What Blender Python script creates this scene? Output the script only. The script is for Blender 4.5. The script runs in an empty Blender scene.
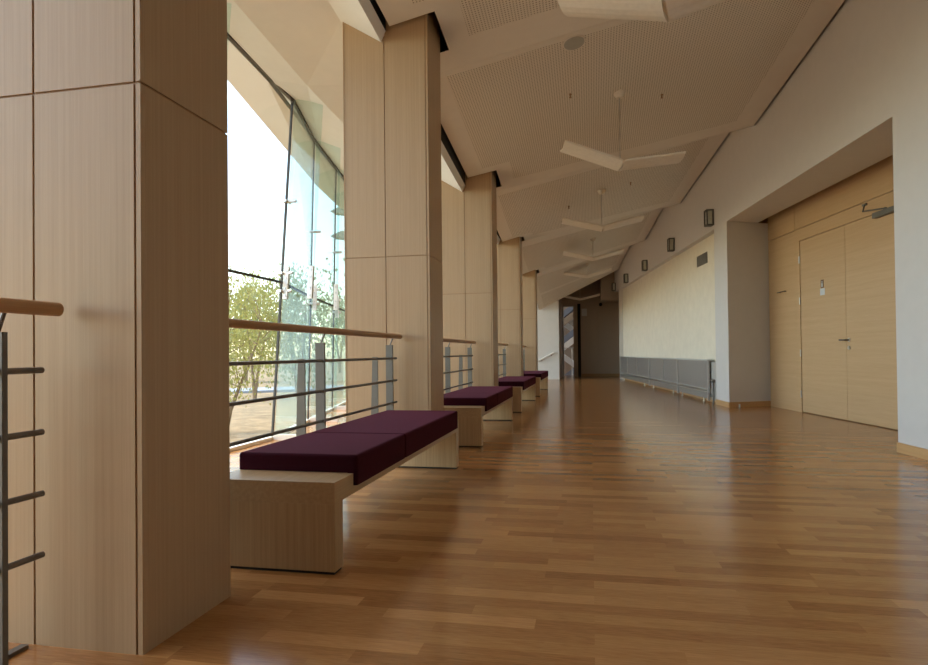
import bpy, bmesh, math, random
from mathutils import Vector, Matrix
random.seed(7)
sc = bpy.context.scene
COL = sc.collection

# ------------------------------------------------------------------ materials
def new_mat(name):
    m = bpy.data.materials.new(name); m.use_nodes = True
    nt = m.node_tree
    return m, nt, nt.nodes['Principled BSDF']

def N(nt, kind, **kw):
    n = nt.nodes.new(kind)
    for k, v in kw.items():
        setattr(n, k, v)
    return n

def mapping(nt, scale, coord='Object'):
    tc = N(nt, 'ShaderNodeTexCoord'); mp = N(nt, 'ShaderNodeMapping')
    mp.inputs['Scale'].default_value = scale
    nt.links.new(tc.outputs[coord], mp.inputs['Vector'])
    return mp

def ramp(nt, fac, c0, c1, p0=0.3, p1=0.7):
    r = N(nt, 'ShaderNodeValToRGB')
    r.color_ramp.elements[0].position = p0; r.color_ramp.elements[1].position = p1
    r.color_ramp.elements[0].color = (*c0, 1); r.color_ramp.elements[1].color = (*c1, 1)
    nt.links.new(fac, r.inputs['Fac'])
    return r

def plain(name, col, rough=0.6, metal=0.0, spec=0.5, mottled=0.04, scale=6.0):
    m, nt, b = new_mat(name)
    mp = mapping(nt, (scale, scale, scale))
    n = N(nt, 'ShaderNodeTexNoise'); n.inputs['Detail'].default_value = 4
    nt.links.new(mp.outputs[0], n.inputs['Vector'])
    lo = tuple(max(0, c * (1 - mottled)) for c in col); hi = tuple(min(1, c * (1 + mottled)) for c in col)
    r = ramp(nt, n.outputs['Fac'], lo, hi)
    nt.links.new(r.outputs['Color'], b.inputs['Base Color'])
    b.inputs['Roughness'].default_value = rough; b.inputs['Metallic'].default_value = metal
    b.inputs['Specular IOR Level'].default_value = spec
    return m

def veneer(name, lo, hi, axis='Z', rough=0.42, fine=70.0, spec=0.4):
    """fine straight-grained wood veneer, grain along one axis"""
    m, nt, b = new_mat(name)
    s = {'X': (0.9, fine, fine), 'Y': (fine, 0.9, fine), 'Z': (fine, fine, 0.9)}[axis]
    mp = mapping(nt, s)
    n = N(nt, 'ShaderNodeTexNoise'); n.inputs['Detail'].default_value = 5; n.inputs['Roughness'].default_value = 0.6
    nt.links.new(mp.outputs[0], n.inputs['Vector'])
    s2 = tuple(v * 0.12 for v in s)
    mp2 = mapping(nt, s2)
    n2 = N(nt, 'ShaderNodeTexNoise'); n2.inputs['Detail'].default_value = 3
    nt.links.new(mp2.outputs[0], n2.inputs['Vector'])
    mx = N(nt, 'ShaderNodeMath', operation='MULTIPLY_ADD')
    nt.links.new(n2.outputs['Fac'], mx.inputs[0]); mx.inputs[1].default_value = 0.45
    mu = N(nt, 'ShaderNodeMath', operation='MULTIPLY'); mu.inputs[1].default_value = 0.55
    nt.links.new(n.outputs['Fac'], mu.inputs[0]); nt.links.new(mu.outputs[0], mx.inputs[2])
    r = ramp(nt, mx.outputs[0], lo, hi, 0.34, 0.66)
    nt.links.new(r.outputs['Color'], b.inputs['Base Color'])
    b.inputs['Roughness'].default_value = rough; b.inputs['Specular IOR Level'].default_value = spec
    return m

def floor_material():
    m, nt, b = new_mat('oak_strip_floor')
    mp = mapping(nt, (1, 1, 1))
    br = N(nt, 'ShaderNodeTexBrick')
    br.offset = 0.37; br.offset_frequency = 2; br.squash = 0.8; br.squash_frequency = 3
    br.inputs['Color1'].default_value = (0, 0, 0, 1); br.inputs['Color2'].default_value = (1, 1, 1, 1)
    br.inputs['Mortar'].default_value = (0.5, 0.5, 0.5, 1)
    br.inputs['Scale'].default_value = 1.0; br.inputs['Mortar Size'].default_value = 0.0
    br.inputs['Bias'].default_value = 0.0
    br.inputs['Brick Width'].default_value = 0.52; br.inputs['Row Height'].default_value = 0.078
    nt.links.new(mp.outputs[0], br.inputs['Vector'])
    # per-plank shift of the grain
    sep = N(nt, 'ShaderNodeSeparateColor'); nt.links.new(br.outputs['Color'], sep.inputs[0])
    mp2 = mapping(nt, (2.6, 30, 1))
    off = N(nt, 'ShaderNodeVectorMath', operation='MULTIPLY_ADD')
    comb = N(nt, 'ShaderNodeCombineXYZ')
    for i in range(3):
        nt.links.new(sep.outputs[0], comb.inputs[i])
    nt.links.new(comb.outputs[0], off.inputs[0]); off.inputs[1].default_value = (37, 11, 5)
    nt.links.new(mp2.outputs[0], off.inputs[2])
    n = N(nt, 'ShaderNodeTexNoise'); n.inputs['Detail'].default_value = 6; n.inputs['Roughness'].default_value = 0.62
    n.inputs['Distortion'].default_value = 0.5
    nt.links.new(off.outputs[0], n.inputs['Vector'])
    a = N(nt, 'ShaderNodeMath', operation='MULTIPLY'); a.inputs[1].default_value = 0.36
    nt.links.new(sep.outputs[0], a.inputs[0])
    c = N(nt, 'ShaderNodeMath', operation='MULTIPLY_ADD'); c.inputs[1].default_value = 0.62
    nt.links.new(n.outputs['Fac'], c.inputs[0]); nt.links.new(a.outputs[0], c.inputs[2])
    r = ramp(nt, c.outputs[0], FLOOR_LO, FLOOR_HI, 0.22, 0.82)
    nt.links.new(r.outputs['Color'], b.inputs['Base Color'])
    rr = N(nt, 'ShaderNodeMapRange'); rr.inputs['To Min'].default_value = 0.15; rr.inputs['To Max'].default_value = 0.20
    nt.links.new(n.outputs['Fac'], rr.inputs['Value']); nt.links.new(rr.outputs[0], b.inputs['Roughness'])
    b.inputs['Specular IOR Level'].default_value = 0.5
    bp = N(nt, 'ShaderNodeBump'); bp.inputs['Strength'].default_value = 0.004; bp.inputs['Distance'].default_value = 0.002
    nt.links.new(c.outputs[0], bp.inputs['Height']); nt.links.new(bp.outputs[0], b.inputs['Normal'])
    return m

def perforated_material(name, base, hole, pitch, dot=0.30, axes=(0, 1), metal=0.0, rough=0.7):
    m, nt, b = new_mat(name)
    tc = N(nt, 'ShaderNodeTexCoord')
    sp = N(nt, 'ShaderNodeSeparateXYZ'); nt.links.new(tc.outputs['Object'], sp.inputs[0])
    sq = []
    for i in axes:
        d = N(nt, 'ShaderNodeMath', operation='DIVIDE'); d.inputs[1].default_value = pitch
        nt.links.new(sp.outputs[i], d.inputs[0])
        f = N(nt, 'ShaderNodeMath', operation='FRACT'); nt.links.new(d.outputs[0], f.inputs[0])
        s = N(nt, 'ShaderNodeMath', operation='SUBTRACT'); s.inputs[1].default_value = 0.5
        nt.links.new(f.outputs[0], s.inputs[0])
        p = N(nt, 'ShaderNodeMath', operation='POWER'); p.inputs[1].default_value = 2
        ab = N(nt, 'ShaderNodeMath', operation='ABSOLUTE'); nt.links.new(s.outputs[0], ab.inputs[0])
        nt.links.new(ab.outputs[0], p.inputs[0]); sq.append(p)
    ad = N(nt, 'ShaderNodeMath', operation='ADD')
    nt.links.new(sq[0].outputs[0], ad.inputs[0]); nt.links.new(sq[1].outputs[0], ad.inputs[1])
    lt = N(nt, 'ShaderNodeMath', operation='LESS_THAN'); lt.inputs[1].default_value = dot * dot
    nt.links.new(ad.outputs[0], lt.inputs[0])
    mix = N(nt, 'ShaderNodeMix', data_type='RGBA')
    nt.links.new(lt.outputs[0], mix.inputs['Factor'])
    mix.inputs['A'].default_value = (*base, 1); mix.inputs['B'].default_value = (*hole, 1)
    nt.links.new(mix.outputs['Result'], b.inputs['Base Color'])
    b.inputs['Roughness'].default_value = rough; b.inputs['Metallic'].default_value = metal
    return m

def glass_material(name, tint, refl=1.0):
    m = bpy.data.materials.new(name); m.use_nodes = True
    nt = m.node_tree; nt.nodes.clear()
    out = N(nt, 'ShaderNodeOutputMaterial')
    tr = N(nt, 'ShaderNodeBsdfTransparent'); tr.inputs['Color'].default_value = (*tint, 1)
    gl = N(nt, 'ShaderNodeBsdfGlossy'); gl.inputs['Roughness'].default_value = 0.0
    gl.inputs['Color'].default_value = (refl, refl, refl, 1)
    lw = N(nt, 'ShaderNodeLayerWeight'); lw.inputs['Blend'].default_value = 0.5
    pw = N(nt, 'ShaderNodeMath', operation='POWER'); pw.inputs[1].default_value = 5.0
    nt.links.new(lw.outputs['Facing'], pw.inputs[0])
    fr = N(nt, 'ShaderNodeMath', operation='MULTIPLY_ADD'); fr.inputs[1].default_value = 0.9; fr.inputs[2].default_value = 0.035
    nt.links.new(pw.outputs[0], fr.inputs[0])
    mx = N(nt, 'ShaderNodeMixShader')
    nt.links.new(fr.outputs[0], mx.inputs[0]); nt.links.new(tr.outputs[0], mx.inputs[1]); nt.links.new(gl.outputs[0], mx.inputs[2])
    nt.links.new(mx.outputs[0], out.inputs['Surface'])
    return m

def leaf_material(name, c0, c1):
    m, nt, b = new_mat(name)
    mp = mapping(nt, (2.5, 2.5, 2.5))
    n = N(nt, 'ShaderNodeTexNoise'); nt.links.new(mp.outputs[0], n.inputs['Vector'])
    r = ramp(nt, n.outputs['Fac'], c0, c1)
    nt.links.new(r.outputs['Color'], b.inputs['Base Color']); b.inputs['Roughness'].default_value = 0.7
    b.inputs['Specular IOR Level'].default_value = 0.15
    tl = N(nt, 'ShaderNodeBsdfTranslucent'); nt.links.new(r.outputs['Color'], tl.inputs['Color'])
    mx = N(nt, 'ShaderNodeMixShader'); mx.inputs[0].default_value = 0.4
    out = nt.nodes['Material Output']
    nt.links.new(b.outputs[0], mx.inputs[1]); nt.links.new(tl.outputs[0], mx.inputs[2]); nt.links.new(mx.outputs[0], out.inputs['Surface'])
    return m

FLOOR_LO = (0.25, 0.105, 0.030); FLOOR_HI = (0.58, 0.30, 0.115)
M = {}
M['oak'] = veneer('oak_veneer_upright', (0.41, 0.275, 0.155), (0.50, 0.352, 0.212), 'Z', fine=130.0)
M['oak_reveal'] = veneer('oak_reveal', (0.30, 0.165, 0.07), (0.38, 0.22, 0.10), 'Z')
M['oak_bench'] = veneer('oak_bench_upright', (0.38, 0.25, 0.125), (0.53, 0.375, 0.21), 'Z', 0.4, 100)
M['oak_bench_top'] = veneer('oak_bench_lengthwise', (0.38, 0.25, 0.125), (0.53, 0.375, 0.21), 'Y', 0.4, 100)
M['maple'] = veneer('maple_door_veneer', (0.53, 0.345, 0.18), (0.60, 0.41, 0.225), 'Y', 0.4, 40)
M['baseboard'] = veneer('baseboard_oak', (0.50, 0.29, 0.12), (0.60, 0.37, 0.17), 'Y', 0.4)
M['handrail'] = veneer('handrail_oak', (0.36, 0.185, 0.08), (0.48, 0.27, 0.12), 'Y', 0.35)
M['floor'] = floor_material()
M['paint'] = plain('white_wall_paint', (0.64, 0.62, 0.60), 0.8, mottled=0.015, scale=1.5)
M['ceiling'] = plain('white_ceiling_paint', (0.74, 0.70, 0.635), 0.85, mottled=0.015, scale=1.5)
M['soffit'] = plain('ceiling_paint_lit_soffit', (0.79, 0.80, 0.79), 0.85, mottled=0.015, scale=1.5)  # same paint as the ceiling, lightened and cooled to carry its window light
M['perf'] = perforated_material('perforated_plaster', (0.73, 0.685, 0.61), (0.32, 0.275, 0.22), 0.027, 0.25)
M['stone'] = plain('cream_limestone_plaster', (0.79, 0.73, 0.605), 0.7, mottled=0.04, scale=1.1)
M['dark'] = plain('shadow_gap_black', (0.012, 0.011, 0.010), 0.8)
M['taupe'] = plain('taupe_wall_paint', (0.40, 0.32, 0.24), 0.8, mottled=0.02)
M['taupe_dark'] = plain('dark_taupe_wall_paint', (0.42, 0.325, 0.25), 0.8, mottled=0.02)
M['steel'] = plain('grey_painted_steel', (0.155, 0.148, 0.132), 0.5, 0.4)
M['bar'] = plain('dark_steel_bar', (0.17, 0.16, 0.15), 0.38, 0.7)
M['chrome'] = plain('satin_stainless', (0.62, 0.61, 0.58), 0.28, 1.0)
M['fitting'] = plain('pale_glass_fitting', (0.78, 0.76, 0.72), 0.4, 0.25)
M['plum'] = plain('plum_wool_upholstery', (0.034, 0.005, 0.011), 0.95, spec=0.08, mottled=0.18, scale=160)
_b = M['plum'].node_tree.nodes['Principled BSDF']; _b.inputs['Sheen Weight'].default_value = 0.16; _b.inputs['Sheen Tint'].default_value = (0.60, 0.14, 0.24, 1); _b.inputs['Sheen Roughness'].default_value = 0.45
M['lamp_white'] = plain('white_lamp_enamel', (0.78, 0.73, 0.64), 0.45)
M['speaker'] = plain('grey_speaker_grille', (0.40, 0.40, 0.37), 0.6)
M['radiator'] = perforated_material('radiator_perforated_steel', (0.37, 0.36, 0.335), (0.16, 0.135, 0.13), 0.018, 0.3, axes=(1, 2), metal=0.5, rough=0.4)
M['rad_frame'] = plain('radiator_frame_steel', (0.52, 0.51, 0.48), 0.4, 0.3)
M['sconce_frame'] = plain('sconce_dark_metal', (0.12, 0.12, 0.105), 0.5, 0.5)
M['sconce_glass'] = plain('sconce_frosted_glass', (0.60, 0.62, 0.52), 0.4)
M['vent'] = plain('vent_grey_metal', (0.20, 0.19, 0.17), 0.5, 0.4)
M['glass'] = glass_material('clear_glazing', (0.94, 0.975, 0.97))
M['fin_glass'] = glass_material('green_tinted_fin_glass', (0.87, 0.95, 0.94))
M['seal'] = plain('black_glazing_seal', (0.035, 0.035, 0.032), 0.6)
M['head_rail'] = plain('brown_head_channel', (0.075, 0.058, 0.042), 0.5)
M['eave'] = plain('tan_eave_render', (0.64, 0.54, 0.44), 0.8)
M['roof'] = plain('roof_grey', (0.3, 0.3, 0.3), 0.9)
M['ground'] = plain('dry_spring_turf', (0.225, 0.165, 0.095), 0.95, mottled=0.3, scale=0.35)
M['path'] = plain('pale_asphalt_road', (0.25, 0.28, 0.34), 0.9, mottled=0.05)
M['bark'] = plain('grey_brown_bark', (0.20, 0.14, 0.085), 0.9, mottled=0.25)
M['leaf_a'] = leaf_material('yellow_green_spring_leaves', (0.26, 0.26, 0.07), (0.40, 0.38, 0.13))
M['leaf_b'] = leaf_material('soft_green_leaves', (0.20, 0.23, 0.09), (0.32, 0.34, 0.16))
M['annex'] = plain('pale_yellow_render', (0.80, 0.72, 0.48), 0.85)
M['white'] = plain('bright_white_render', (0.85, 0.84, 0.80), 0.7)
M['sign_brown'] = plain('brown_sign_plate', (0.16, 0.085, 0.045), 0.5)
M['sign_white'] = plain('sign_white', (0.62, 0.66, 0.70), 0.5)
M['blue'] = plain('blue_grey_stair_soffit', (0.22, 0.25, 0.32), 0.7)
M['lamp_grey'] = plain('floodlight_grey', (0.22, 0.22, 0.22), 0.5)

# ------------------------------------------------------------------ mesh helpers
def link(o, parent=None):
    COL.objects.link(o)
    if parent is not None:
        o.parent = parent
    return o

def obj(name, bm, mat, parent=None, smooth=False, bevel=0.0, loc=None, rotz=None):
    me = bpy.data.meshes.new(name)
    if bevel > 0:
        bmesh.ops.bevel(bm, geom=[e for e in bm.edges if len(e.link_faces) == 2 and e.calc_face_angle(0) > 0.5],
                        offset=bevel, segments=2, affect='EDGES', profile=0.6)
    bmesh.ops.recalc_face_normals(bm, faces=bm.faces)
    bm.to_mesh(me); bm.free()
    for k in (mat if isinstance(mat, (list, tuple)) else [mat]):
        me.materials.append(M[k])
    if smooth:
        for p in me.polygons:
            p.use_smooth = True
    o = bpy.data.objects.new(name, me)
    if loc is not None: o.location = loc
    if rotz is not None: o.rotation_euler.z = rotz
    return link(o, parent)

def empty(name, loc=(0, 0, 0), rotz=0.0):
    o = bpy.data.objects.new(name, None); o.location = loc; o.rotation_euler.z = rotz
    o.empty_display_size = 0.1
    return link(o)

def tag(o, label, cat, group=None):
    o['label'] = label; o['category'] = cat
    if group: o['group'] = group
    return o

def struct(o):
    o['kind'] = 'structure'; return o

def box(bm, x0, x1, y0, y1, z0, z1, mat_index=0):
    vs = [bm.verts.new(p) for p in ((x0, y0, z0), (x1, y0, z0), (x1, y1, z0), (x0, y1, z0),
                                    (x0, y0, z1), (x1, y0, z1), (x1, y1, z1), (x0, y1, z1))]
    for f in ((0, 3, 2, 1), (4, 5, 6, 7), (0, 1, 5, 4), (1, 2, 6, 5), (2, 3, 7, 6), (3, 0, 4, 7)):
        fc = bm.faces.new([vs[i] for i in f]); fc.material_index = mat_index
    return bm

def B(*a):
    return box(bmesh.new(), *a)

def prism(bm, poly, z0, z1):
    """vertical prism over a plan polygon"""
    lo = [bm.verts.new((x, y, z0)) for x, y in poly]; hi = [bm.verts.new((x, y, z1)) for x, y in poly]
    n = len(poly)
    bm.faces.new(lo[::-1]); bm.faces.new(hi)
    for i in range(n):
        bm.faces.new((lo[i], lo[(i + 1) % n], hi[(i + 1) % n], hi[i]))
    return bm

def hexa(bm, bot, top):
    """solid from two quads"""
    a = [bm.verts.new(p) for p in bot]; b = [bm.verts.new(p) for p in top]
    bm.faces.new(a[::-1]); bm.faces.new(b)
    n = len(a)
    for i in range(n):
        bm.faces.new((a[i], a[(i + 1) % n], b[(i + 1) % n], b[i]))
    return bm

def tube(bm, p0, p1, r, seg=12, r1=None):
    p0 = Vector(p0); p1 = Vector(p1); d = p1 - p0
    q = d.to_track_quat('Z', 'Y').to_matrix().to_4x4()
    mt = Matrix.Translation((p0 + p1) / 2) @ q
    bmesh.ops.create_cone(bm, cap_ends=True, segments=seg, radius1=r, radius2=r if r1 is None else r1, depth=d.length, matrix=mt)
    return bm

def quad_mesh(bm, pts, mi=0):
    f = bm.faces.new([bm.verts.new(p) for p in pts]); f.material_index = mi
    return f

def copy_tree(o, parent=None):
    c = o.copy(); COL.objects.link(c)
    if parent is not None: c.parent = parent
    for ch in list(o.children): copy_tree(ch, c)
    return c

# ------------------------------------------------------------------ setting out
PITCH = 3.4447                     # column module along the window side
COLY = [1.6425 + i * PITCH for i in range(5)]
CX0, CX1, CD = -2.098, -1.333, 0.464
WA = math.atan(0.114)              # plan angle of the right-hand wall
def wl(xp, yp):                    # right-wall frame -> plan
    return (3.293 + xp * math.cos(WA) - yp * math.sin(WA), xp * math.sin(WA) + yp * math.cos(WA))
def wx(y): return 3.293 - 0.114 * y
GK = -0.237                        # second facet of the glass wall
GX, GY = -3.33, 6.05
LEAN = 0.135
def gx(y): return GX if y <= GY else GX + GK * (y - GY)
YB = -1.8

# ------------------------------------------------------------------ floor
fl = [(GX - .03, YB), (wl(1.2, YB)[0], YB), wl(1.2, 25.2), (-8.6, 25.0), (gx(25) - .03, 25.0), (GX - .03, GY)]
fl = [(GX - .03, YB), (5.2, YB), (5.2, 11.5), (2.4, 25), (gx(25) - .03, 25), (GX - .03, GY)]
struct(obj('floor', prism(bmesh.new(), fl, -0.3, 0.0), 'floor'))

# ------------------------------------------------------------------ ceiling (folded sawtooth facets, perforated fields)
XL = -1.665
GAP = 0.038
# (left y, left z, wall y, wall z)
lines = {
 'S':  (-1.78, 4.40, -1.78, 5.0), 'V1': (2.3, 3.98, 2.0, 4.52),
 'C1': (2.6, 3.94, 2.75, 4.80), 'V2': (5.96, 3.64, 5.395, 4.21),
 'C2': (6.1, 3.66, 6.0, 4.44), 'V3': (9.22, 3.275, 9.078, 3.969),
 'C3': (9.8, 3.36, 10.042, 4.227), 'V4': (12.21, 3.025, 12.949, 3.848),
 'C4': (13.3, 3.11, 14.426, 4.083), 'V5': (15.75, 2.80, 16.396, 3.744),
 'C5': (17.3, 2.93, 18.514, 3.958), 'V6': (19.5, 2.65, 19.982, 3.685),
 'E':  (20.6, 2.30, 20.62, 3.55),
}
def P(line, u):
    yl, zl, yw, zw = lines[line]
    a = Vector((XL, yl, zl)); b = Vector((wx(yw) - GAP, yw, zw))
    return a.lerp(b, u)
def surf(a, b, u, v):
    return P(a, u).lerp(P(b, u), v)
def facet(bm, a, b, notch=None, m_near=0.004, m_far=0.09, m_left=0.06, m_right=0.08):
    us = {0, m_left, 1 - m_right, 1}; vs = {0, m_near, 1 - m_far, 1}
    n0 = n1 = np_ = w = w2 = None
    if notch:
        ya, yb = lines[a][0], lines[b][0]
        n0 = (notch[0] - ya) / (yb - ya); n1 = min(1.0, (notch[1] - ya) / (yb - ya)); np_ = n0 - .05
        w = (CX1 + 0.085 - XL) / ((P(a, 1).x + P(b, 1).x) / 2 - XL); w2 = w + .05
        us |= {w, w2}; vs |= {n0, n1, np_}
    us = sorted(us); vs = sorted(vs)
    for u0, u1 in zip(us, us[1:]):
        for v0, v1 in zip(vs, vs[1:]):
            if v1 - v0 < 1e-5: continue
            um, vm = (u0 + u1) / 2, (v0 + v1) / 2
            if notch and um < w and n0 < vm < n1: continue
            hole = m_left < um < 1 - m_right and m_near < vm < 1 - m_far
            if notch and um < w2 and vm > np_: hole = False
            quad_mesh(bm, [surf(a, b, u0, v0), surf(a, b, u1, v0), surf(a, b, u1, v1), surf(a, b, u0, v1)], 1 if hole else 0)
def riser(bm, a, b):
    quad_mesh(bm, [P(a, 0), P(a, 1), P(b, 1), P(b, 0)], 0)
    e = Vector((GAP + .01, 0, 0)); f = Vector((0, .10, -.012)); g = Vector((0, -.10, .012))
    quad_mesh(bm, [P(a, 1), P(a, 1) + e, P(b, 1) + e, P(b, 1)], 0)
bm = bmesh.new()
facet(bm, 'S', 'V1', (COLY[0] - .012, COLY[0] + CD + .12))
facet(bm, 'C1', 'V2', (COLY[1] - .012, COLY[1] + CD + .10), m_far=.125)
facet(bm, 'C2', 'V3', (COLY[2] - .012, COLY[2] + CD + .10))
facet(bm, 'C3', 'V4', (COLY[3] - .012, COLY[3] + CD + .05))
facet(bm, 'C4', 'V5', (COLY[4] - .012, COLY[4] + CD + .05))
facet(bm, 'C5', 'V6')
facet(bm, 'V6', 'E', m_near=.04, m_far=.04)
for a, b in (('V1', 'C1'), ('V2', 'C2'), ('V3', 'C3'), ('V4', 'C4'), ('V5', 'C5')): riser(bm, a, b)
quad_mesh(bm, [P('E', 0), P('E', 1), P('E', 1) + Vector((0, 0.02, 0.9)), P('E', 0) + Vector((0, 0.02, 2.0))])
o = struct(obj('ceiling', bm, ['ceiling', 'perf']))

# outer soffit between the ceiling edge and the glass wall
ys = [YB, 1.6, 4.627, 5.09, GY, 8.53, 11.98, 15.42, 19.5, 20.6]
zs = [4.35, 3.96, 3.65, 3.595, 3.44, 3.165, 3.01, 2.81, 2.6, 2.5]
zf = [4.55, 4.15, 3.88, 3.835, 3.74, 3.62, 3.5, 3.4, 3.3, 3.3]
def gtop(y):
    if y <= GY: return 3.92 - 0.107 * (y - 5.30)
    return 3.81 + 0.075 * (y - GY)
bm = bmesh.new()
rows = []
for y, a, b in zip(ys, zs, zf):
    rows.append([Vector(p) for p in ((-1.703, y, a + .092), (-1.745, y, a), (-2.12, y, a + .235), (-2.9, y, b), (gx(y) + .03, y, gtop(y)))])
for r0, r1 in zip(rows, rows[1:]):
    for k in range(4):
        quad_mesh(bm, [r0[k], r0[k + 1], r1[k + 1], r1[k]])
    quad_mesh(bm, [r0[0], r1[0], r1[0] + Vector((0.0, 0, 1.2)), r0[0] + Vector((0.0, 0, 1.2))], 1)
struct(obj('trim_1', bm, ['soffit', 'dark']))
# unseen roof slab added to keep sky light out of the ceiling gaps
bm = prism(bmesh.new(), [(GX - .86, YB - .3), (5.4, YB - .3), (5.4, 25.2), (gx(25) - .86, 25.2), (gx(12) - .86, 12.1), (GX - .86, GY + .1)], 5.75, 6.0)
struct(obj('trim_2', bm, 'roof'))

# eave outside the glass
bm = bmesh.new()
ev = []
for y in (YB - .3, GY, 12.0, 25.0):
    gx_, gt = gx(y), gtop(y)
    ez = (4.217 - .141 * (min(y, 9) - 6.68)) + (0.05 * (y - 9) if y > 9 else 0)
    ev.append((Vector((gx_ - .03, y, gt)), Vector((gx_ - .87, y + .1, max(ez, gt + .2))), Vector((gx_ - .87, y + .1, 5.9)), Vector((gx_ - .03, y, 5.9))))
for r0, r1 in zip(ev, ev[1:]):
    quad_mesh(bm, [r0[0], r1[0], r1[1], r0[1]]); quad_mesh(bm, [r0[1], r1[1], r1[2], r0[2]])
    quad_mesh(bm, [r0[0], r1[0], r1[3], r0[3]]); quad_mesh(bm, [r0[2], r1[2], r1[3], r0[3]])
struct(obj('trim_3', bm, 'eave'))

# ------------------------------------------------------------------ right wall (local frame: +Y along the wall, room on -X)
WR = empty('wall_right', (3.293, 0, 0), WA); struct(WR)
T = 0.3
E1, E2 = 6.08, 10.42                # recess edges along the wall
N1, N2 = 11.06, 20.95               # niche
LZ = 2.926
obj('upper_band', B(0, T, YB, 23.5, LZ, 5.8), 'paint', WR)
obj('pier', prism(bmesh.new(), [(0, YB), (0, E1), (0.02, E1), (.92, E1), (.92, YB)], 0, LZ), 'paint', WR)
obj('pier', prism(bmesh.new(), [(0, E2), (0, N1), (.9, N1), (.9, 10.74), (.722, 10.687)], 0, LZ), 'paint', WR)
obj('niche_wall', B(.115, .4, N1 - .01, N2, 0, LZ), 'stone', WR)
obj('niche_end', B(0, .4, N2, N2 + .08, 0, LZ), 'paint', WR)
obj('recess_soffit', prism(bmesh.new(), [(T, E1), (T, E2 + .1), (.54, E2 + .2), (.68, E1)], LZ, LZ + .12), 'paint', WR)
obj('light_leak_wall', B(1.25, 1.4, YB, 23.5, 0, 5.8), 'paint', WR)  # unseen outer wall added to stop sky light leaking in by the jamb
# wood panelling and door plane in wall frame
def dpx(y): return .722 + (10.687 - y) * (.848 - .722) / (10.687 - 7.547)
def wpy(y): return y * 1.00648      # world y on the wall -> along-wall distance
# local coordinates of a point on the door plane from world y
def dl(yw):
    x = 4.4633 - .15569 * yw
    dx, dy = x - 3.293, yw
    return (dx * math.cos(WA) + dy * math.sin(WA), -dx * math.sin(WA) + dy * math.cos(WA))
pA, pB = dl(10.69), dl(7.0)
DA = math.atan2(-(pB[0] - pA[0]), (pA[1] - pB[1]))   # extra turn of the door plane
def door_frame(name):
    o = bpy.data.objects.new(name, None); link(o)
    wxp = (4.4633 - .15569 * 10.69, 10.69)
    o.location = (wxp[0], wxp[1], 0); o.rotation_euler.z = math.atan(.15569)
    o.empty_display_size = .1
    return o
# in this frame local y runs along the plane (0 at the jamb, negative towards the camera), +x into the wall
sk = math.sqrt(1 + .15569 ** 2)
def d(y): return (y - 10.69) * sk
PN = struct(door_frame('trim_4'))
y_fr = d(9.83); y_dl = d(9.675); y_se = d(8.55); y_dr = d(7.43); y_fr2 = d(7.28); y_end = d(5.6)
g = 0.006
obj('panel', B(0, .06, y_fr + g, -.005, 0, 2.634 - g), 'maple', PN)
obj('panel', B(0, .06, y_fr + g, -.005, 2.634 + g, 3.6), 'maple', PN)
obj('panel', B(0, .06, y_end, y_fr - g, 2.634 + g, 3.6), 'maple', PN)
obj('panel', B(0, .06, y_end, y_fr2 - g, 0, 2.634 - g), 'maple', PN)
obj('backing', B(.055, .2, y_end - 1, 0.6, 0, 5.75), 'oak_reveal', PN)  # added behind the panels to close light leaks into the recess
obj('slot_lid', B(-.16, .06, y_end, 0.3, 3.5, 3.6), 'dark', PN)
bm = bmesh.new(); yp = d(10.2)
tube(bm, (-.035, yp + .13, 1.775), (-.035, yp - .13, 1.78), .007, 8)
tube(bm, (0.0, yp + .09, 1.776), (-.035, yp + .09, 1.776), .007, 8); tube(bm, (0.0, yp - .09, 1.779), (-.035, yp - .09, 1.779), .007, 8)
obj('rail_handle', bm, 'sconce_frame', PN)
DR = struct(door_frame('door_1'))
bm = bmesh.new()
box(bm, -.012, .055, y_dl, y_fr - g, 0, 2.634 - g); box(bm, -.012, .055, y_fr2 + g, y_dr, 0, 2.634 - g); box(bm, -.012, .055, y_dr, y_dl, 2.455, 2.634 - g)
obj('frame', bm, 'maple', DR)
obj('leaf_gap', B(.03, .054, y_dr - .02, y_dl + .02, 0, 2.47), 'oak_reveal', DR)
lf = obj('door_leaf', B(-.003, .045, y_se + .003, y_dl - .006, .012, 2.449), 'maple', DR, bevel=.002)
rf = obj('door_leaf', B(-.003, .045, y_dr + .006, y_se - .003, .012, 2.449), 'maple', DR, bevel=.002)
for z in (2.184, 1.594, .849, .262):
    bm = bmesh.new(); tube(bm, (-.016, y_dl - .002, z - .05), (-.016, y_dl - .002, z + .05), .009, 10)
    obj('hinge', bm, 'chrome', lf)
bm = bmesh.new()
yh = y_se - .06
tube(bm, (-.003, yh, 1.012), (-.055, yh, 1.012), .011, 10); tube(bm, (-.055, yh - .01, 1.012), (-.055, yh + .125, 1.014), .010, 10)
obj('lever_handle', bm, 'bar', rf)
bm = bmesh.new(); tube(bm, (-.003, yh, 1.012), (-.012, yh, 1.012), .026, 16); obj('rose', bm, 'chrome', rf)
bm = bmesh.new(); tube(bm, (-.003, yh, .915), (-.014, yh, .915), .024, 16); tube(bm, (-.013, yh, .92), (-.0165, yh, .92), .008, 8)
obj('lock_cylinder', bm, 'chrome', rf)
ysn = d(9.09)
sg = obj('sign_plate', B(-.006, -.003, ysn - .035, ysn + .035, 1.72, 1.83), 'sign_brown', lf)
bm = bmesh.new(); tube(bm, (-.0065, ysn, 1.80), (-.0085, ysn, 1.80), .010, 12); box(bm, -.0085, -.0062, ysn - .014, ysn + .014, 1.735, 1.785)
obj('pictogram', bm, 'sign_white', sg)
obj('notice_label', B(-.005, -.003, ysn - .06, ysn + .055, 1.625, 1.715), 'sign_white', lf)
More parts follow.
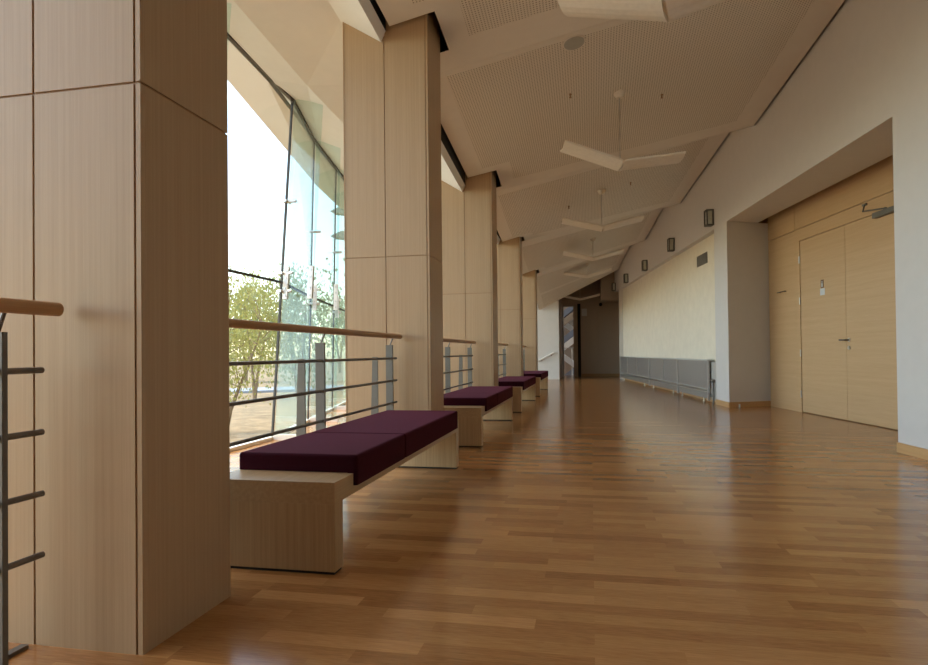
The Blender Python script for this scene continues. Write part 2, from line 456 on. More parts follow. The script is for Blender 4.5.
ycl = d(7.70)
obj('door_closer', B(-.06, -.003, d(7.50), d(7.90), 2.39, 2.45), 'steel', rf, bevel=.006)
bm = bmesh.new(); tube(bm, (-.045, d(7.68), 2.46), (-.16, d(7.9), 2.475), .009, 8); tube(bm, (-.16, d(7.9), 2.475), (-.02, d(8.1), 2.60), .008, 8)
tube(bm, (-.045, d(7.68), 2.44), (-.045, d(7.68), 2.47), .014, 8); box(bm, -.03, -.012, d(8.14), d(8.06), 2.585, 2.61)
obj('closer_arm', bm, 'steel', DR)

# baseboards on the right
BR = empty('baseboard_right', (3.293, 0, 0), WA); struct(BR)
obj('run', B(-.014, 0, YB, E1, 0, .085), 'baseboard', BR)
obj('run', B(-.014, 0, E2 - .012, N1, 0, .085), 'baseboard', BR)
jd = (Vector((.722, 10.687)) - Vector((0, 10.42))).normalized(); jn = Vector((jd.y, -jd.x)) * .014
obj('run', prism(bmesh.new(), [(-.014, 10.42), tuple(Vector((.722, 10.687)) ), tuple(Vector((.722, 10.687)) + jn), tuple(Vector((-.014, 10.415)) + jn)], 0, .085), 'baseboard', BR)
obj('run', B(.10, .115, N1, N2, 0, .085), 'baseboard', BR)
bm = bmesh.new(); tube(bm, (.17, 10.47, 0.0), (.17, 10.47, .05), .016, 12); 
ds = obj('door_stop', bm, 'chrome', None, loc=(3.293, 0, 0), rotz=WA); tag(ds, 'small steel door stop on floor by white pier base', 'door stop')

# vent grille in the niche wall
VG = empty('vent_grille', (*wl(.115, wpy(12.06)), 2.575), WA)
tag(VG, 'grey rectangular vent grille high on cream niche wall', 'vent')
bm = bmesh.new(); h_, w_ = .10, .315
for a in ((-w_, w_, -h_, -h_ + .02), (-w_, w_, h_ - .02, h_), (-w_, -w_ + .02, -h_, h_), (w_ - .02, w_, -h_, h_)): box(bm, -.012, 0, a[0], a[1], a[2], a[3])
obj('frame', bm, 'vent', VG)
bm = bmesh.new(); box(bm, -.003, 0, -w_, w_, -h_, h_)
for k in range(9):
    z = -h_ + .025 + k * .019; box(bm, -.010, -.002, -w_ + .02, w_ - .02, z, z + .008)
obj('louvre', bm, 'vent', VG)

# wall sconces on the upper band
sc_lab = ['first box sconce above ledge, nearest the door recess', 'second box sconce above ledge counting from the door recess', 'third box sconce above ledge counting from the door recess',
          'fourth box sconce above ledge counting from the door recess', 'farthest box sconce above ledge beside dark end wall']
def make_sconce():
    t = empty('wall_sconce', (0, 0, 0), WA)
    bm = bmesh.new(); w, h, dp = .08, .135, .12
    box(bm, -.02, 0, -w, w, -h, h)
    for z in (-h, h - .022): box(bm, -dp, -.02, -w, w, z, z + .022)
    for s in (-w, w - .022): box(bm, -dp, -dp + .022, s, s + .022, -h + .022, h - .022)
    obj('cage', bm, 'sconce_frame', t)
    obj('diffuser', B(-dp + .03, -.025, -w + .02, w - .02, -h + .024, h - .024), 'sconce_glass', t, bevel=.008)
    return t
s0 = make_sconce()
for k, yw in enumerate((11.05, 13.65, 16.40, 19.15, 21.55)):
    s = s0 if k == 0 else copy_tree(s0)
    x, y = wl(-.001, wpy(yw)); s.location = (x, y, 3.13 if k < 2 else 3.08)
    tag(s, sc_lab[k], 'wall lamp', 'box sconces along the upper wall')

# radiators in the niche
def radiator(y0, y1, subs, label):
    t = empty('radiator', (*wl(0, wpy((y0 + y1) / 2)), 0), WA); tag(t, label, 'radiator', 'perforated convector covers in the wall niche')
    L = (y1 - y0) * 1.00648 / 2 - .006
    bm = bmesh.new()
    for s in (-L, L - .03): box(bm, -.03, .005, s, s + .03, .03, .74)
    box(bm, -.03, .09, -L + .031, L - .031, .715, .74)
    for q in subs:
        yy = -L + 2 * L * q; box(bm, -.026, -.012, yy - .012, yy + .012, .24, .714)
    obj('frame', bm, 'rad_frame', t)
    obj('perforated_panel', B(-.012, .002, -L + .03, L - .03, .24, .715), 'radiator', t)
    obj('lower_rail', B(-.03, -.005, -L + .03, L - .03, .175, .20), 'chrome', t)
    obj('lower_panel', B(-.014, .0, -L + .03, L - .03, .065, .172), 'radiator', t)
    obj('upper_rail', B(-.03, -.005, -L + .03, L - .03, .225, .24), 'rad_frame', t)
    for q in (.15, .85):
        bm = bmesh.new(); yy = -L + 2 * L * q
        tube(bm, (-.005, yy, 0), (-.005, yy, .07), .012, 10); tube(bm, (-.005, yy, 0), (-.005, yy, .012), .022, 12)
        obj('foot', bm, 'chrome', t)
    for z in (.12, .52):
        bm = bmesh.new(); tube(bm, (.05, -L + .04, z), (.05, L - .04, z), .022, 10); obj('pipe', bm, 'rad_frame', t)
    return t
rd = radiator(11.35, 13.42, (), 'nearest perforated grey radiator cover beside the white pier')
obj('end_panel', B(.03, .09, -(13.42 - 11.35) / 2 * 1.00648 - .26, -(13.42 - 11.35) / 2 * 1.00648, .05, .70), 'rad_frame', rd)
radiator(13.42, 16.2, (.45,), 'middle perforated grey radiator cover in cream niche')
radiator(16.2, 20.7, (.36, .7), 'farthest perforated grey radiator cover beside dark end wall')
bm = bmesh.new()
tube(bm, (.005, 11.24, .12), (.005, 11.38, .12), .02, 10); tube(bm, (.005, 11.24, .12), (.005, 11.24, .38), .014, 10); tube(bm, (.005, 11.2, .38), (.005, 11.33, .38), .03, 12)
tube(bm, (.005, 11.24, .12), (.005, 11.24, 0), .014, 10)
obj('valve', bm, 'vent', rd, loc=(0, -wpy((11.35 + 13.42) / 2), 0))

# ------------------------------------------------------------------ other walls
struct(obj('wall_back', B(GX - .1, 4.6, YB - .3, YB, 0, 5.75), 'taupe_dark'))  # unseen end wall, pulled in close to cut light on the near column
DKY = 23.0
WF = empty('wall_far', (0, DKY, 0)); struct(WF)
ox0, ox1, oz = -.985, -.52, 2.62
obj('panel', B(-1.9, ox0, 0, .2, 0, 5.75), 'taupe_dark', WF)
obj('panel', B(ox0, ox1, 0, .2, oz, 5.75), 'taupe_dark', WF)
obj('panel', B(ox1, .255, 0, .2, 0, 5.75), 'taupe_dark', WF)
obj('panel', B(.265, 2.6, 0, .2, 0, 5.75), 'taupe_dark', WF)
obj('joint_light_stop', B(-.4, 2.6, .2, .3, 0, 5.75), 'taupe_dark', WF)  # unseen sheet added to stop sunlight coming through the panel joint
struct(obj('baseboard_far', B(-.35, 2.0, DKY - .015, DKY, 0, .10), 'oak_reveal'))
# doorway / slot window with the stair beyond
DW = empty('window_12', (0, DKY, 0)); struct(DW)
bm = bmesh.new()
box(bm, ox0 - .04, ox0 + .015, -.03, .2, 0, oz); box(bm, ox1 - .10, ox1 + .05, -.03, .2, 0, oz); box(bm, ox0 + .015, ox1 - .10, -.03, .2, oz - .06, oz + .03)
obj('frame', bm, 'taupe', DW)
obj('dark_reveal', B(ox1 + .05, ox1 + .16, -.02, .0, 0, oz + .03), 'dark', DW)
ST = empty('staircase', (0, DKY + 1.2, 0)); tag(ST, 'zigzag staircase flights seen through the narrow end-wall opening', 'staircase')
def flight(z0, dirn, y, mat):
    bm = bmesh.new(); x0, x1 = -1.9, .1
    a, b = (x0, x1) if dirn > 0 else (x1, x0)
    hexa(bm, [(a, y, z0), (b, y, z0 + 1.5), (b, y + .5, z0 + 1.5), (a, y + .5, z0)], [(a, y, z0 + .26), (b, y, z0 + 1.76), (b, y + .5, z0 + 1.76), (a, y + .5, z0 + .26)])
    return obj('flight', bm, mat, ST)
flight(-.9, 1, 0, 'blue'); flight(-.30, -1, .55, 'white'); flight(.3, 1, 0, 'white'); flight(.58, 1, .0, 'blue'); flight(1.25, 1, .0, 'taupe'); flight(1.05, -1, .55, 'white'); flight(1.57, 1, 0.0, 'blue')
obj('landing', B(-1.9, .1, .9, 1.1, -1, 4), 'taupe_dark', ST)
for xx in (-.72, -.62):
    bm = bmesh.new(); tube(bm, (xx, -.2, 0), (xx, -.2, 1.05), .012, 8); obj('baluster', bm, 'chrome', ST)
bm = bmesh.new(); tube(bm, (-1.0, -.2, 1.05), (-.5, -.2, 1.05), .018, 8); obj('banister', bm, 'chrome', ST)
struct(obj('wall_right_return', B(1.0, 2.6, 21.6, 21.8, 0, 2.9), 'taupe_dark'))
# pale wall stub at the left
WS = struct(obj('wall_left', B(-7.0, -1.03, 20.62, 20.9, 0, 5.75), 'paint'))
struct(obj('wall_stair', B(-1.3, -1.03, 20.9, DKY, 0, 5.75), 'taupe_dark'))
bm = bmesh.new()
hr = empty('stair_handrail', (-1.4, 20.62, 0)); tag(hr, 'sloping pale handrail on grey wall at corridor end', 'handrail')
tube(bm, (-.34, -.07, .60), (.20, -.07, .88), .028, 12); obj('rail', bm, 'fitting', hr, smooth=False)
for q in (.12, -.2):
    bm = bmesh.new(); zz = .60 + (q + .34) / .54 * .28; tube(bm, (q, 0, zz - .06), (q, -.07, zz), .012, 8); obj('bracket', bm, 'steel', hr)
# bulkhead above the end of the corridor
struct(obj('trim_5', B(.36, 1.9, 21.75, 22.9, 2.66, 5.75), 'taupe'))
sb = obj('wall_speaker', B(-.32, -.13, DKY - .12, DKY - .001, 2.2, 2.46), 'paint', bevel=.015); tag(sb, 'small beige wall box on the dark end wall', 'speaker')
bm = bmesh.new(); tube(bm, (.36, DKY + .01, 2.60), (.36, DKY - .09, 2.60), .06, 14); tube(bm, (.36, DKY - .09, 2.60), (.36, DKY - .13, 2.57), .04, 12)
tag(obj('security_camera', bm, 'dark'), 'small black round camera on dark end wall', 'camera')

# ------------------------------------------------------------------ columns
col_lab = ['huge oak-panelled column in left foreground', 'second oak-panelled column, at the far end of the nearest bench',
           'third oak-panelled column, between second and third bench', 'fourth oak-panelled column, between third and fourth bench', 'last and farthest oak-panelled column, behind the fourth bench']
def make_column():
    t = empty('column')
    W_ = CX1 - CX0; top = 5.2; j = 1.735; gp = .004
    obj('core', B(-W_ + .006, -.006, .006, CD - .006, 0, top), 'oak_reveal', t)
    for z0, z1 in ((.0, j - gp), (j + gp, top)):
        obj('front_panel', B(-W_ + .008, -.387 - gp, 0, .02, z0, z1), 'oak', t, bevel=.0015)
        obj('front_panel', B(-.387 + gp, -.020 - gp, 0, .02, z0, z1), 'oak', t, bevel=.0015)
        obj('corner_panel', B(-.020 + gp, -.0, 0, .02, z0, z1), 'oak', t, bevel=.0015)
        obj('side_panel', B(-.02, 0, .0205, CD, z0, z1), 'oak', t, bevel=.0015)
        obj('outer_side_panel', B(-W_, -W_ + .02, .0, CD, z0, z1), 'oak', t, bevel=.0015)
    return t
c0 = make_column()
for k, y in enumerate(COLY):
    c = c0 if k == 0 else copy_tree(c0)
    c.location = (CX1, y, 0); tag(c, col_lab[k], 'column', 'oak-clad columns along the window side')

# ------------------------------------------------------------------ benches
def pad_bm(x0, x1, y0, y1, z0, z1):
    """cushion with a lip folding over the front edge of the plank"""
    bm = bmesh.new()
    prof = [(x0, z0), (x1 - .045, z0), (x1 - .045, z0 - .055), (x1, z0 - .055), (x1, z1), (x0, z1)]
    a = [bm.verts.new((x, y0, z)) for x, z in prof]; b = [bm.verts.new((x, y1, z)) for x, z in prof]
    bm.faces.new(a); bm.faces.new(b[::-1])
    for i in range(6): bm.faces.new((a[i], a[(i + 1) % 6], b[(i + 1) % 6], b[i]))
    bmesh.ops.recalc_face_normals(bm, faces=bm.faces)
    ed = [e for e in bm.edges if e.verts[0].co.z > z0 + .01 and e.verts[1].co.z > z0 + .01 or (abs(e.verts[0].co.z - e.verts[1].co.z) > .06)]
    bmesh.ops.bevel(bm, geom=ed, offset=.014, segments=3, affect='EDGES', profile=.5)
    return bm
BL = 2.414; BX0, BX1 = -1.590, -1.032
bench_lab = ['nearest oak bench with plum cushion, beside the foreground column', 'second oak bench with plum cushion, beyond the second column',
             'third oak bench with plum cushion, beyond the third column', 'farthest oak bench with plum cushion, beyond the fourth column near corridor end']
def make_bench():
    t = empty('bench')
    w = BX1 - BX0
    obj('seat_plank', B(-w, 0, 0, BL, .287, .376), 'oak_bench_top', t, bevel=.003)
    for y in (0, BL - .085):
        lg = obj('leg', B(-w, 0, y, y + .085, .012, .2865), 'oak_bench', t, bevel=.002)
        obj('plinth', B(-w + .006, -.006, y + .006, y + .079, 0, .012), 'dark', lg)
    z1 = .456
    obj('cushion', pad_bm(-w + .0, .018, .205, .93, .378, z1), 'plum', t, smooth=False)
    obj('cushion', pad_bm(-w + .0, .018, .933, BL - .10, .378, z1), 'plum', t)
    return t
b0 = make_bench()
for k in range(4):
    b = b0 if k == 0 else copy_tree(b0)
    b.location = (BX1, 2.3756 + k * 3.4447, 0); tag(b, bench_lab[k], 'bench', 'oak benches between the columns')

# ------------------------------------------------------------------ railings
rail_lab = ['steel railing with oak handrail at left edge before the foreground column', 'steel railing with oak handrail behind the nearest bench',
            'steel railing with oak handrail behind the second bench', 'steel railing with oak handrail behind the third bench', 'steel railing with oak handrail behind the farthest bench']
def make_railing(L):
    t = empty('railing')
    bm = bmesh.new(); tube(bm, (0, .0, 1.045), (0, L, 1.045), .021, 20)
    obj('handrail', bm, 'handrail', t, smooth=False)
    for z in (.862, .677, .494, .312):
        bm = bmesh.new(); tube(bm, (-.028, .012, z), (-.028, L - .03, z), .0095, 12); obj('bar', bm, 'bar', t)
    n = 3
    for k in range(n):
        y = L - .165 - 1.33 * k
        if y < .05: break
        p = obj('post', B(-.070, -.012, y - .009, y + .009, 0, .972), 'steel', t, bevel=.002)
        bm = bmesh.new(); tube(bm, (-.035, y, .972), (-.012, y, 1.03), .006, 8); obj('pin', bm, 'bar', p)
        obj('base_plate', B(-.11, -.012, y - .05, y + .05, 0, .012), 'steel', p, bevel=.002)
        bm = bmesh.new()
        hexa(bm, [(-.215, y - .006, 0), (-.14, y - .006, 0), (-.14, y + .006, 0), (-.215, y + .006, 0)],
             [(-.188, y - .006, .875), (-.143, y - .006, .875), (-.143, y + .006, .875), (-.188, y + .006, .875)])
        obj('brace', bm, 'steel', t)
    obj('floor_strip', B(-.158, -.132, .0, L + .02, 0, .012), 'bar', t)
    return t
r0 = make_railing(3.0)
for k in range(5):
    r = r0 if k == 0 else copy_tree(r0)
    yend = COLY[k] - .045
    r.location = (-1.585, yend - 3.0, 0); tag(r, rail_lab[k], 'railing', 'railings between the columns')

# ------------------------------------------------------------------ glass wall
joints1 = [YB + 1.2 * k for k in range(1, 11)]
joints1 = [YB] + [GY - 1.85 * k for k in range(0, 5)][::-1]      # along facet one
gd = Vector((GK, 1, 0)).normalized()
def f2(s): return Vector((GX, GY, 0)) + gd * s
segs = []
js = joints1
for a, b in zip(js, js[1:]): segs.append((Vector((GX, a, 0)), Vector((GX, b, 0))))
S2 = [0, 1.72, 3.5, 5.3, 7.1, 8.9, 10.7, 12.5, 14.72]
for a, b in zip(S2, S2[1:]): segs.append((f2(a), f2(b)))
def tangent(p):
    return Vector((0, 1, 0)) if p.y <= GY + .01 else gd
def sheet(name, a, b, ta, tb, ea, eb, half, z0, za, zb, mat, parent):
    """thin upright sheet between two leaning joints"""
    dr = (b - a).normalized(); nr = Vector((-dr.y, dr.x, 0)) * half
    c = Vector(parent.location); bm = bmesh.new()
    def pt(p, t, e, z, sgn): return (p + t * (LEAN * z) + dr * e + nr * sgn + Vector((0, 0, z)) - c)
    z0a, z0b = z0 if isinstance(z0, tuple) else (z0, z0)
    hexa(bm, [pt(a, ta, ea, z0a, 1), pt(b, tb, eb, z0b, 1), pt(b, tb, eb, z0b, -1), pt(a, ta, ea, z0a, -1)],
         [pt(a, ta, ea, za, 1), pt(b, tb, eb, zb, 1), pt(b, tb, eb, zb, -1), pt(a, ta, ea, za, -1)])
    return obj(name, bm, mat, parent)
def pane(idx, a, b):
    wn = empty('window_%d' % idx, tuple((a + b) / 2)); struct(wn)
    ta, tb = tangent(a), tangent(b)
    J = 1.70
    za = gtop(a.y + LEAN * 3.8); zb = gtop(b.y + LEAN * 3.8)
    sheet('pane', a, b, ta, tb, .007, -.007, .006, .036, J - .012, J - .012, 'glass', wn)
    sheet('pane', a, b, ta, tb, .007, -.007, .006, J + .012, za - .03, zb - .03, 'glass', wn)
    sheet('horizontal_seal', a, b, ta, tb, .0, 0, .012, J - .012, J + .012, J + .012, 'seal', wn)
    sheet('head_channel', a, b, ta, tb, 0, 0, .022, (za - .03, zb - .03), za + .04, zb + .04, 'head_rail', wn)
    sheet('upright_seal', b, b + (b - a).normalized(), tb, tb, -.009, -1 + .009, .012, .036, zb - .03, zb - .03, 'seal', wn)
    sheet('sill_channel', a, b, ta, tb, 0, 0, .025, 0.001, .035, .035, 'fitting', wn)
wid = 1
visible = []
for a, b in segs:
    while wid in (12,): wid += 1
    pane(wid, a, b); wid += 1
    visible.append(b)
def glass_fin(p, nrm, label):
    t = empty('glass_fin', (p.x, p.y, 0)); t.rotation_euler.z = math.atan2(nrm.y, nrm.x)
    tag(t, label, 'glass fin', 'glass stiffening fins behind the window wall')
    zt = gtop(p.y + .5) - .02
    FD = .38
    def lean(bm):
        for v in bm.verts: v.co.y += LEAN * v.co.z
        return bm
    obj('fin', lean(B(.03, FD, -.007, .007, .06, zt)), 'fin_glass', t)
    for x0 in (.03, FD - .06):
        z = 1.70
        s = obj('splice_plate', lean(B(x0, x0 + .055, -.018, .018, z - .19, z + .17)), 'fitting', t, bevel=.003)
        for zz in (-.15, -.07, .05, .13):
            bm = bmesh.new(); tube(bm, (x0 + .0275, -.026, z + zz), (x0 + .0275, .026, z + zz), .011, 10)
            obj('bolt', lean(bm), 'chrome', s)
    for z in (1.60, 1.80, 2.62):
        bm = bmesh.new(); tube(bm, (-.03, 0, z), (.12, 0, z), .018, 10); tube(bm, (.016, -.06, z), (.016, .06, z), .016, 10)
        obj('clamp', lean(bm), 'chrome', t)
    obj('shoe', B(.03, FD + .02, -.03, .03, .0, .06), 'fitting', t)
    return t
k = 0
for i, p in enumerate(visible):
    if p.y < 4.0: continue
    if p.y > 13: break
    if p.y <= GY + .01: nrm = Vector((1, 0, 0))
    else: nrm = Vector((gd.y, -gd.x, 0))
    lab = ['glass fin beside the foreground column, top corner showing', 'glass fin with pale plate at dark upright joint of window', 'second glass fin with pale bolted plate beyond the dark upright joint',
           'third glass fin with pale plate, beside the second column', 'glass fin hidden mostly behind the second column', 'glass fin far behind the second column', 'glass fin farthest along the window'][min(k, 6)]
    glass_fin(p, nrm, lab); k += 1

# ------------------------------------------------------------------ pendants and ceiling fixtures
pend_lab = ['largest white wing pendant lamp, cut by the top of the photo', 'second white wing pendant lamp hanging below perforated ceiling', 'third white wing pendant lamp along the corridor',
            'fourth white wing pendant lamp along the corridor', 'fifth white wing pendant lamp, before the dark end wall', 'dim farthest wing pendant lamp in the dark end space']
def wing_bm(sgn, L, depth, dih):
    bm = bmesh.new()
    t = .022
    n = 6
    dx, dz = math.cos(dih) * sgn, math.sin(dih)
    rows = []
    for i in range(n + 1):
        q = i / n - .5
        sag = .05 * (1 - (2 * q) ** 2)         # shallow curved blade
        rows.append((q * depth, -sag))
    for s in range(1):
        pass
    def pt(along, y, z): return (along * dx - 0 * z, y, along * dz + z)
    lo = [[bm.verts.new(pt(a, y, z)) for y, z in rows] for a in (.012, L)]
    hi = [[bm.verts.new(pt(a, y, z + t)) for y, z in rows] for a in (.012, L)]
    for i in range(n):
        bm.faces.new((lo[0][i], lo[0][i + 1], lo[1][i + 1], lo[1][i])); bm.faces.new((hi[0][i], hi[1][i], hi[1][i + 1], hi[0][i + 1]))
    for k in (0, 1):
        for i in range(n): bm.faces.new((lo[k][i], hi[k][i], hi[k][i + 1], lo[k][i + 1]))
    for j in (0, n): bm.faces.new((lo[0][j], lo[1][j], hi[1][j], hi[0][j]))
    return bm
def make_pendant():
    t = empty('pendant_lamp')
    obj('wing', wing_bm(-1, .70, .34, math.radians(13)), 'lamp_white', t)
    obj('wing', wing_bm(1, .70, .34, math.radians(13)), 'lamp_white', t)
    bm = bmesh.new(); box(bm, -.016, .016, -.155, .155, -.012, .02); obj('spine', bm, 'lamp_white', t, bevel=.004)
    return t
def ceil_z(x, y):
    names = ['S', 'V1', 'C1', 'V2', 'C2', 'V3', 'C3', 'V4', 'C4', 'V5', 'C5', 'V6', 'E']
    def at(nm):
        a, b = P(nm, 0), P(nm, 1); u = (x - a.x) / (b.x - a.x); return a.lerp(b, u)
    pts = [at(n) for n in names]
    for a, b in zip(pts, pts[1:]):
        if a.y <= y <= b.y: return a.z + (b.z - a.z) * (y - a.y) / (b.y - a.y)
    return 5.7
p0 = make_pendant()
spec = [(.49, 4.02, 3.03, -15, 4), (.355, 7.316, 3.03, 12, 6), (.21, 10.932, 3.02, 6, 0), (.07, 14.674, 3.05, 4, 0), (-.07, 18.35, 3.08, 2, -3), (-.35, 21.9, 2.72, 3, 0)]
for k, (x, y, z, rz, tilt) in enumerate(spec):
    t = p0 if k == 0 else copy_tree(p0)
    t.location = (x, y, z); t.rotation_euler = (0, math.radians(tilt), math.radians(rz))
    tag(t, pend_lab[k], 'pendant lamp', 'white wing pendant lamps down the corridor')
for k, (x, y, z, rz, tilt) in enumerate(spec):
    t = [o for o in COL.objects if o.name.startswith('pendant_lamp') and o.parent is None][k]
    h = (ceil_z(x, y) if k < 5 else 5.75) - z
    Ri = (Matrix.Rotation(math.radians(rz), 3, 'Z') @ Matrix.Rotation(math.radians(tilt), 3, 'Y')).inverted()
    bm = bmesh.new(); tube(bm, Ri @ Vector((0, 0, .0)), Ri @ Vector((0, 0, h)), .006, 8); obj('rod', bm, 'chrome', t)
    bm = bmesh.new(); tube(bm, Ri @ Vector((0, 0, h - .06)), Ri @ Vector((0, 0, h + .01)), .04, 16, .075); obj('ceiling_rose', bm, 'lamp_white', t)
# recessed loudspeaker
cs = empty('ceiling_speaker', (-.125, 6.14, ceil_z(-.125, 6.14) - .004))
cs.rotation_euler = (math.radians(-7), math.radians(-9), 0)
tag(cs, 'round grey loudspeaker set flush in perforated ceiling', 'speaker')
bm = bmesh.new(); tube(bm, (0, 0, -.012), (0, 0, .006), .10, 32); obj('grille', bm, 'speaker', cs)
bm = bmesh.new(); tube(bm, (0, 0, -.008), (0, 0, .004), .112, 32); obj('ring', bm, 'ceiling', cs)
for k, (x, y, lab) in enumerate(((-.192, 7.06, 'small ceiling sprinkler left of the second pendant lamp rod'), (.855, 7.6, 'small ceiling sprinkler right of the second pendant lamp rod'),
                                 (.703, 10.96, 'small ceiling sprinkler right of the third pendant lamp rod'), (-.356, 11.19, 'small ceiling sprinkler left of the third pendant lamp rod'))):
    zc = ceil_z(x, y); bm = bmesh.new()
    tube(bm, (0, 0, 0.01), (0, 0, -.04), .007, 10); tube(bm, (0, 0, -.04), (0, 0, -.044), .014, 12); tube(bm, (0, 0, .0), (0, 0, -.006), .018, 12)
    s = obj('sprinkler', bm, 'oak_reveal', None, loc=(x, y, zc)); tag(s, lab, 'sprinkler', 'sprinklers in the ceiling')

# ------------------------------------------------------------------ outdoors
GZ = -1.5
bm = bmesh.new()
NX, NY = 40, 40
def gh(x, y):
    dd = max(0, -x - 45)
    return GZ + 0.04 * dd + .15 * math.sin(x * .21) * math.cos(y * .17) * (1 if x < -12 else 0)
vv = [[bm.verts.new((-120 + 117 * i / NX, -40 + 180 * j / NY, gh(-120 + 117 * i / NX, -40 + 180 * j / NY))) for j in range(NY + 1)] for i in range(NX + 1)]
for i in range(NX):
    for j in range(NY): bm.faces.new((vv[i][j], vv[i + 1][j], vv[i + 1][j + 1], vv[i][j + 1]))
struct(obj('ground', bm, 'ground'))
bm = bmesh.new(); 
hexa(bm, [(-60, 3, GZ + .02), (-60, 7, GZ + .02), (-4, 52, GZ + .02), (-4, 47, GZ + .02)], [(-60, 3, GZ + .24), (-60, 7, GZ + .24), (-4, 52, GZ + .24), (-4, 47, GZ + .24)])
struct(obj('road', bm, 'path'))

def tree(x, y, h, spread, mat, label, stems, n_leaf, leaf=.13, seed=1, droop=.5, group='trees outside the glass wall', base=None):
    rnd = random.Random(seed)
    z0 = gh(x, y) - .05
    t = empty('tree', (x, y, z0)); tag(t, label, 'tree', group)
    bm = bmesh.new(); tips = []
    for sx, sy, hh in stems:
        p = Vector((0, 0, 0)); r = .05 * h / 3
        nseg = 5
        for i in range(nseg):
            q = (i + 1) / nseg
            pn = Vector((sx * q + rnd.uniform(-.06, .06), sy * q + rnd.uniform(-.06, .06), hh * q ** .9))
            tube(bm, p, pn, r * (1 - .8 * i / nseg), 7, r * (1 - .8 * (i + 1) / nseg)); p = pn
            if i >= 1:
                for _ in range(3):
                    e = p + Vector((rnd.uniform(-1, 1) * spread * .5, rnd.uniform(-1, 1) * spread * .5, rnd.uniform(.1, .7) * h * .3))
                    tube(bm, p, e, r * .3, 5, r * .08); tips.append(e)
                    for _ in range(2):
                        e2 = e + Vector((rnd.uniform(-1, 1) * spread * .3, rnd.uniform(-1, 1) * spread * .3, rnd.uniform(-.3, .4) * h * .2)); tube(bm, e, e2, r * .1, 4, r * .04); tips.append(e2)
        tips.append(p)
    obj('trunk', bm, 'bark', t)
    vs, fs = [], []
    for i in range(n_leaf):
        c = rnd.choice(tips)
        o = Vector((rnd.gauss(0, .24) * spread, rnd.gauss(0, .24) * spread, rnd.gauss(0, .09) * h - abs(rnd.gauss(0, droop * .12)) * h))
        p = c + o
        if p.z < .22 * h: p.z = .22 * h + rnd.random() * .3 * h
        a = Vector((rnd.gauss(0, 1), rnd.gauss(0, 1), rnd.gauss(0, 1))).normalized() * leaf * .35
        b = Vector((rnd.gauss(0, .4), rnd.gauss(0, .4), -1)).normalized() * leaf
        k = len(vs); vs += [p + a, p - a * .2 + b * .5, p - a + b * .1, p - a * .2 - b * .5]; fs.append((k, k + 1, k + 2, k + 3))
    me = bpy.data.meshes.new('foliage'); me.from_pydata([tuple(v) for v in vs], [], fs); me.materials.append(M[mat])
    link(bpy.data.objects.new('foliage', me), t)
    return t
tree(-10.9, 17.0, 4.3, 1.7, 'leaf_a', 'pale yellow-green willow with leaning trunks seen through left pane', [(-1.3, -.4, 3.1), (-.1, .2, 3.9), (.9, .6, 3.4)], 3600, .10, 3, .6)
tree(-17.5, 30.0, 6.0, 2.6, 'leaf_a', 'bare-stemmed yellow-green tree farther back on the slope', [(-.6, 0, 5.0), (.8, .4, 5.4)], 3200, .17, 5, .5)
tree(-11.2, 22.6, 5.2, 1.6, 'leaf_b', 'soft green tree behind the glass fins', [(.3, 0, 4.6), (-.8, .4, 4.2)], 3200, .16, 9, .4)
for k, (x, y, h) in enumerate(((-44, 46, 7), (-30, 50, 8), (-18, 57, 7.5), (-56, 70, 10), (-33, 78, 10))):
    tree(x, y, h, 3.0, 'leaf_b' if k % 2 else 'leaf_a', ['leftmost distant tree beyond the road', 'second distant tree from left beyond the road', 'third distant tree from left beyond the road', 'tall distant tree behind the others at left', 'rightmost distant tree beyond the road'][k], [(-.8, .3, h * .8), (.9, 0, h * .85)], 1500, .42, 20 + k, .3, 'distant trees beyond the road')
# pale pavilion outside
pv = empty('pavilion', (-11.6, 31.5, GZ)); tag(pv, 'low pale yellow pavilion with white gable beyond the glass', 'building')
obj('wall', B(-1.5, 3.0, 0, 3.0, -.3, 2.45), 'annex', pv)
bm = bmesh.new()
hexa(bm, [(-.9, -.4, 2.45), (3.2, -.4, 2.45), (3.2, 3.4, 2.45), (-.9, 3.4, 2.45)], [(.9, -.4, 3.8), (1.4, -.4, 3.8), (1.4, 3.4, 3.8), (.9, 3.4, 3.8)])
obj('roof', bm, 'white', pv)
for xx in (-1.2, -.2, .8): obj('window', B(xx, xx + .1, -.03, .0, .3, 2.2), 'white', pv)
# floodlight mast behind the second column
fm = empty('floodlight_mast', (-5.93, 15.3, GZ)); tag(fm, 'grey mast with two wedge floodlights outside behind second column', 'floodlight')
bm = bmesh.new(); tube(bm, (.12, 0, -.1), (.12, 0, 6.6), .05, 12); obj('mast', bm, 'lamp_grey', fm)
for z in (6.15, 5.50):
    bm = bmesh.new()
    hexa(bm, [(-.68, -.2, z - .03), (-.16, -.2, z - .13), (-.16, .2, z - .13), (-.68, .2, z - .03)], [(-.66, -.2, z), (-.34, -.2, z + .12), (-.34, .2, z + .12), (-.66, .2, z)])
    obj('floodlight_head', bm, 'lamp_grey', fm)
    bm = bmesh.new(); tube(bm, (-.3, 0, z), (.12, 0, z), .03, 8); obj('bracket', bm, 'lamp_grey', fm)

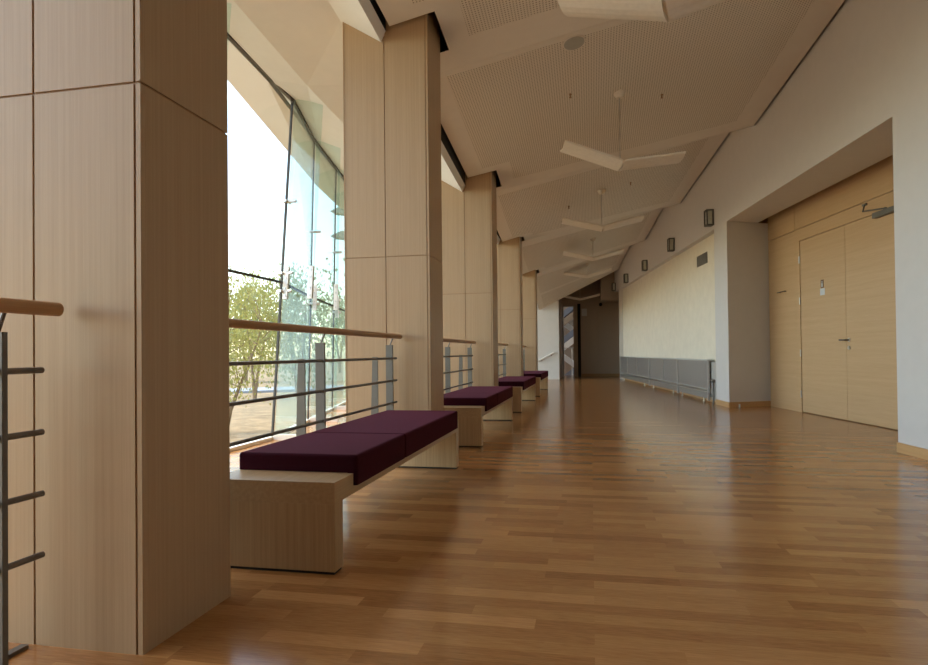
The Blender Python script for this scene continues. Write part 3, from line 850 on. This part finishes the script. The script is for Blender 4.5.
# ------------------------------------------------------------------ light
w = bpy.data.worlds.new('sky'); sc.world = w; w.use_nodes = True
nt = w.node_tree; bg = nt.nodes['Background']
sky = nt.nodes.new('ShaderNodeTexSky'); sky.sky_type = 'NISHITA'; sky.sun_disc = False
sky.sun_elevation = math.radians(63); sky.sun_rotation = math.radians(250); sky.air_density = 1.0; sky.dust_density = 1.2; sky.ozone_density = 1.0
wb = nt.nodes.new('ShaderNodeMix'); wb.data_type = 'RGBA'; wb.blend_type = 'MULTIPLY'
wb.inputs['Factor'].default_value = 1.0; wb.inputs['B'].default_value = (1.08, 0.955, 0.80, 1)
nt.links.new(sky.outputs[0], wb.inputs['A']); nt.links.new(wb.outputs['Result'], bg.inputs['Color']); bg.inputs['Strength'].default_value = 0.36
sl = bpy.data.lights.new('sun', 'SUN'); sl.energy = 2.3; sl.angle = math.radians(1.0); sl.color = (1.0, .88, .72)
so = bpy.data.objects.new('sun', sl); link(so)
so.rotation_euler = Vector((.40, .14, -.90)).to_track_quat('-Z', 'Y').to_euler()
# ------------------------------------------------------------------ camera
cd = bpy.data.cameras.new('camera'); cam = bpy.data.objects.new('camera', cd); link(cam)
f, pitch, roll, yaw, cyo = 620.0, 0.0110, -0.0106, 0.2020, 13.683
fw = Vector((-math.sin(yaw) * math.cos(pitch), math.cos(yaw) * math.cos(pitch), math.sin(pitch)))
r0_ = Vector((math.cos(yaw), math.sin(yaw), 0)); u0_ = r0_.cross(fw)
R_ = r0_ * math.cos(roll) + u0_ * math.sin(roll); U_ = -r0_ * math.sin(roll) + u0_ * math.cos(roll)
mt = Matrix((R_, U_, -fw)).transposed().to_4x4(); mt.translation = (0, 0, .9)
cam.matrix_world = mt
cd.sensor_fit = 'HORIZONTAL'; cd.sensor_width = 36; cd.lens = f / 928 * 36; cd.shift_y = cyo / 928
cd.clip_start = .05; cd.clip_end = 500
sc.camera = cam

sc.view_settings.view_transform = 'Standard'; sc.view_settings.look = 'None'; sc.view_settings.gamma = 1; sc.view_settings.use_curve_mapping = False
sc.view_settings.exposure = 1.34
sc.cycles.use_denoising = True
sc.cycles.max_bounces = 14; sc.cycles.diffuse_bounces = 8; sc.cycles.glossy_bounces = 5; sc.cycles.transparent_max_bounces = 24
sc.cycles.sample_clamp_indirect = 6.0
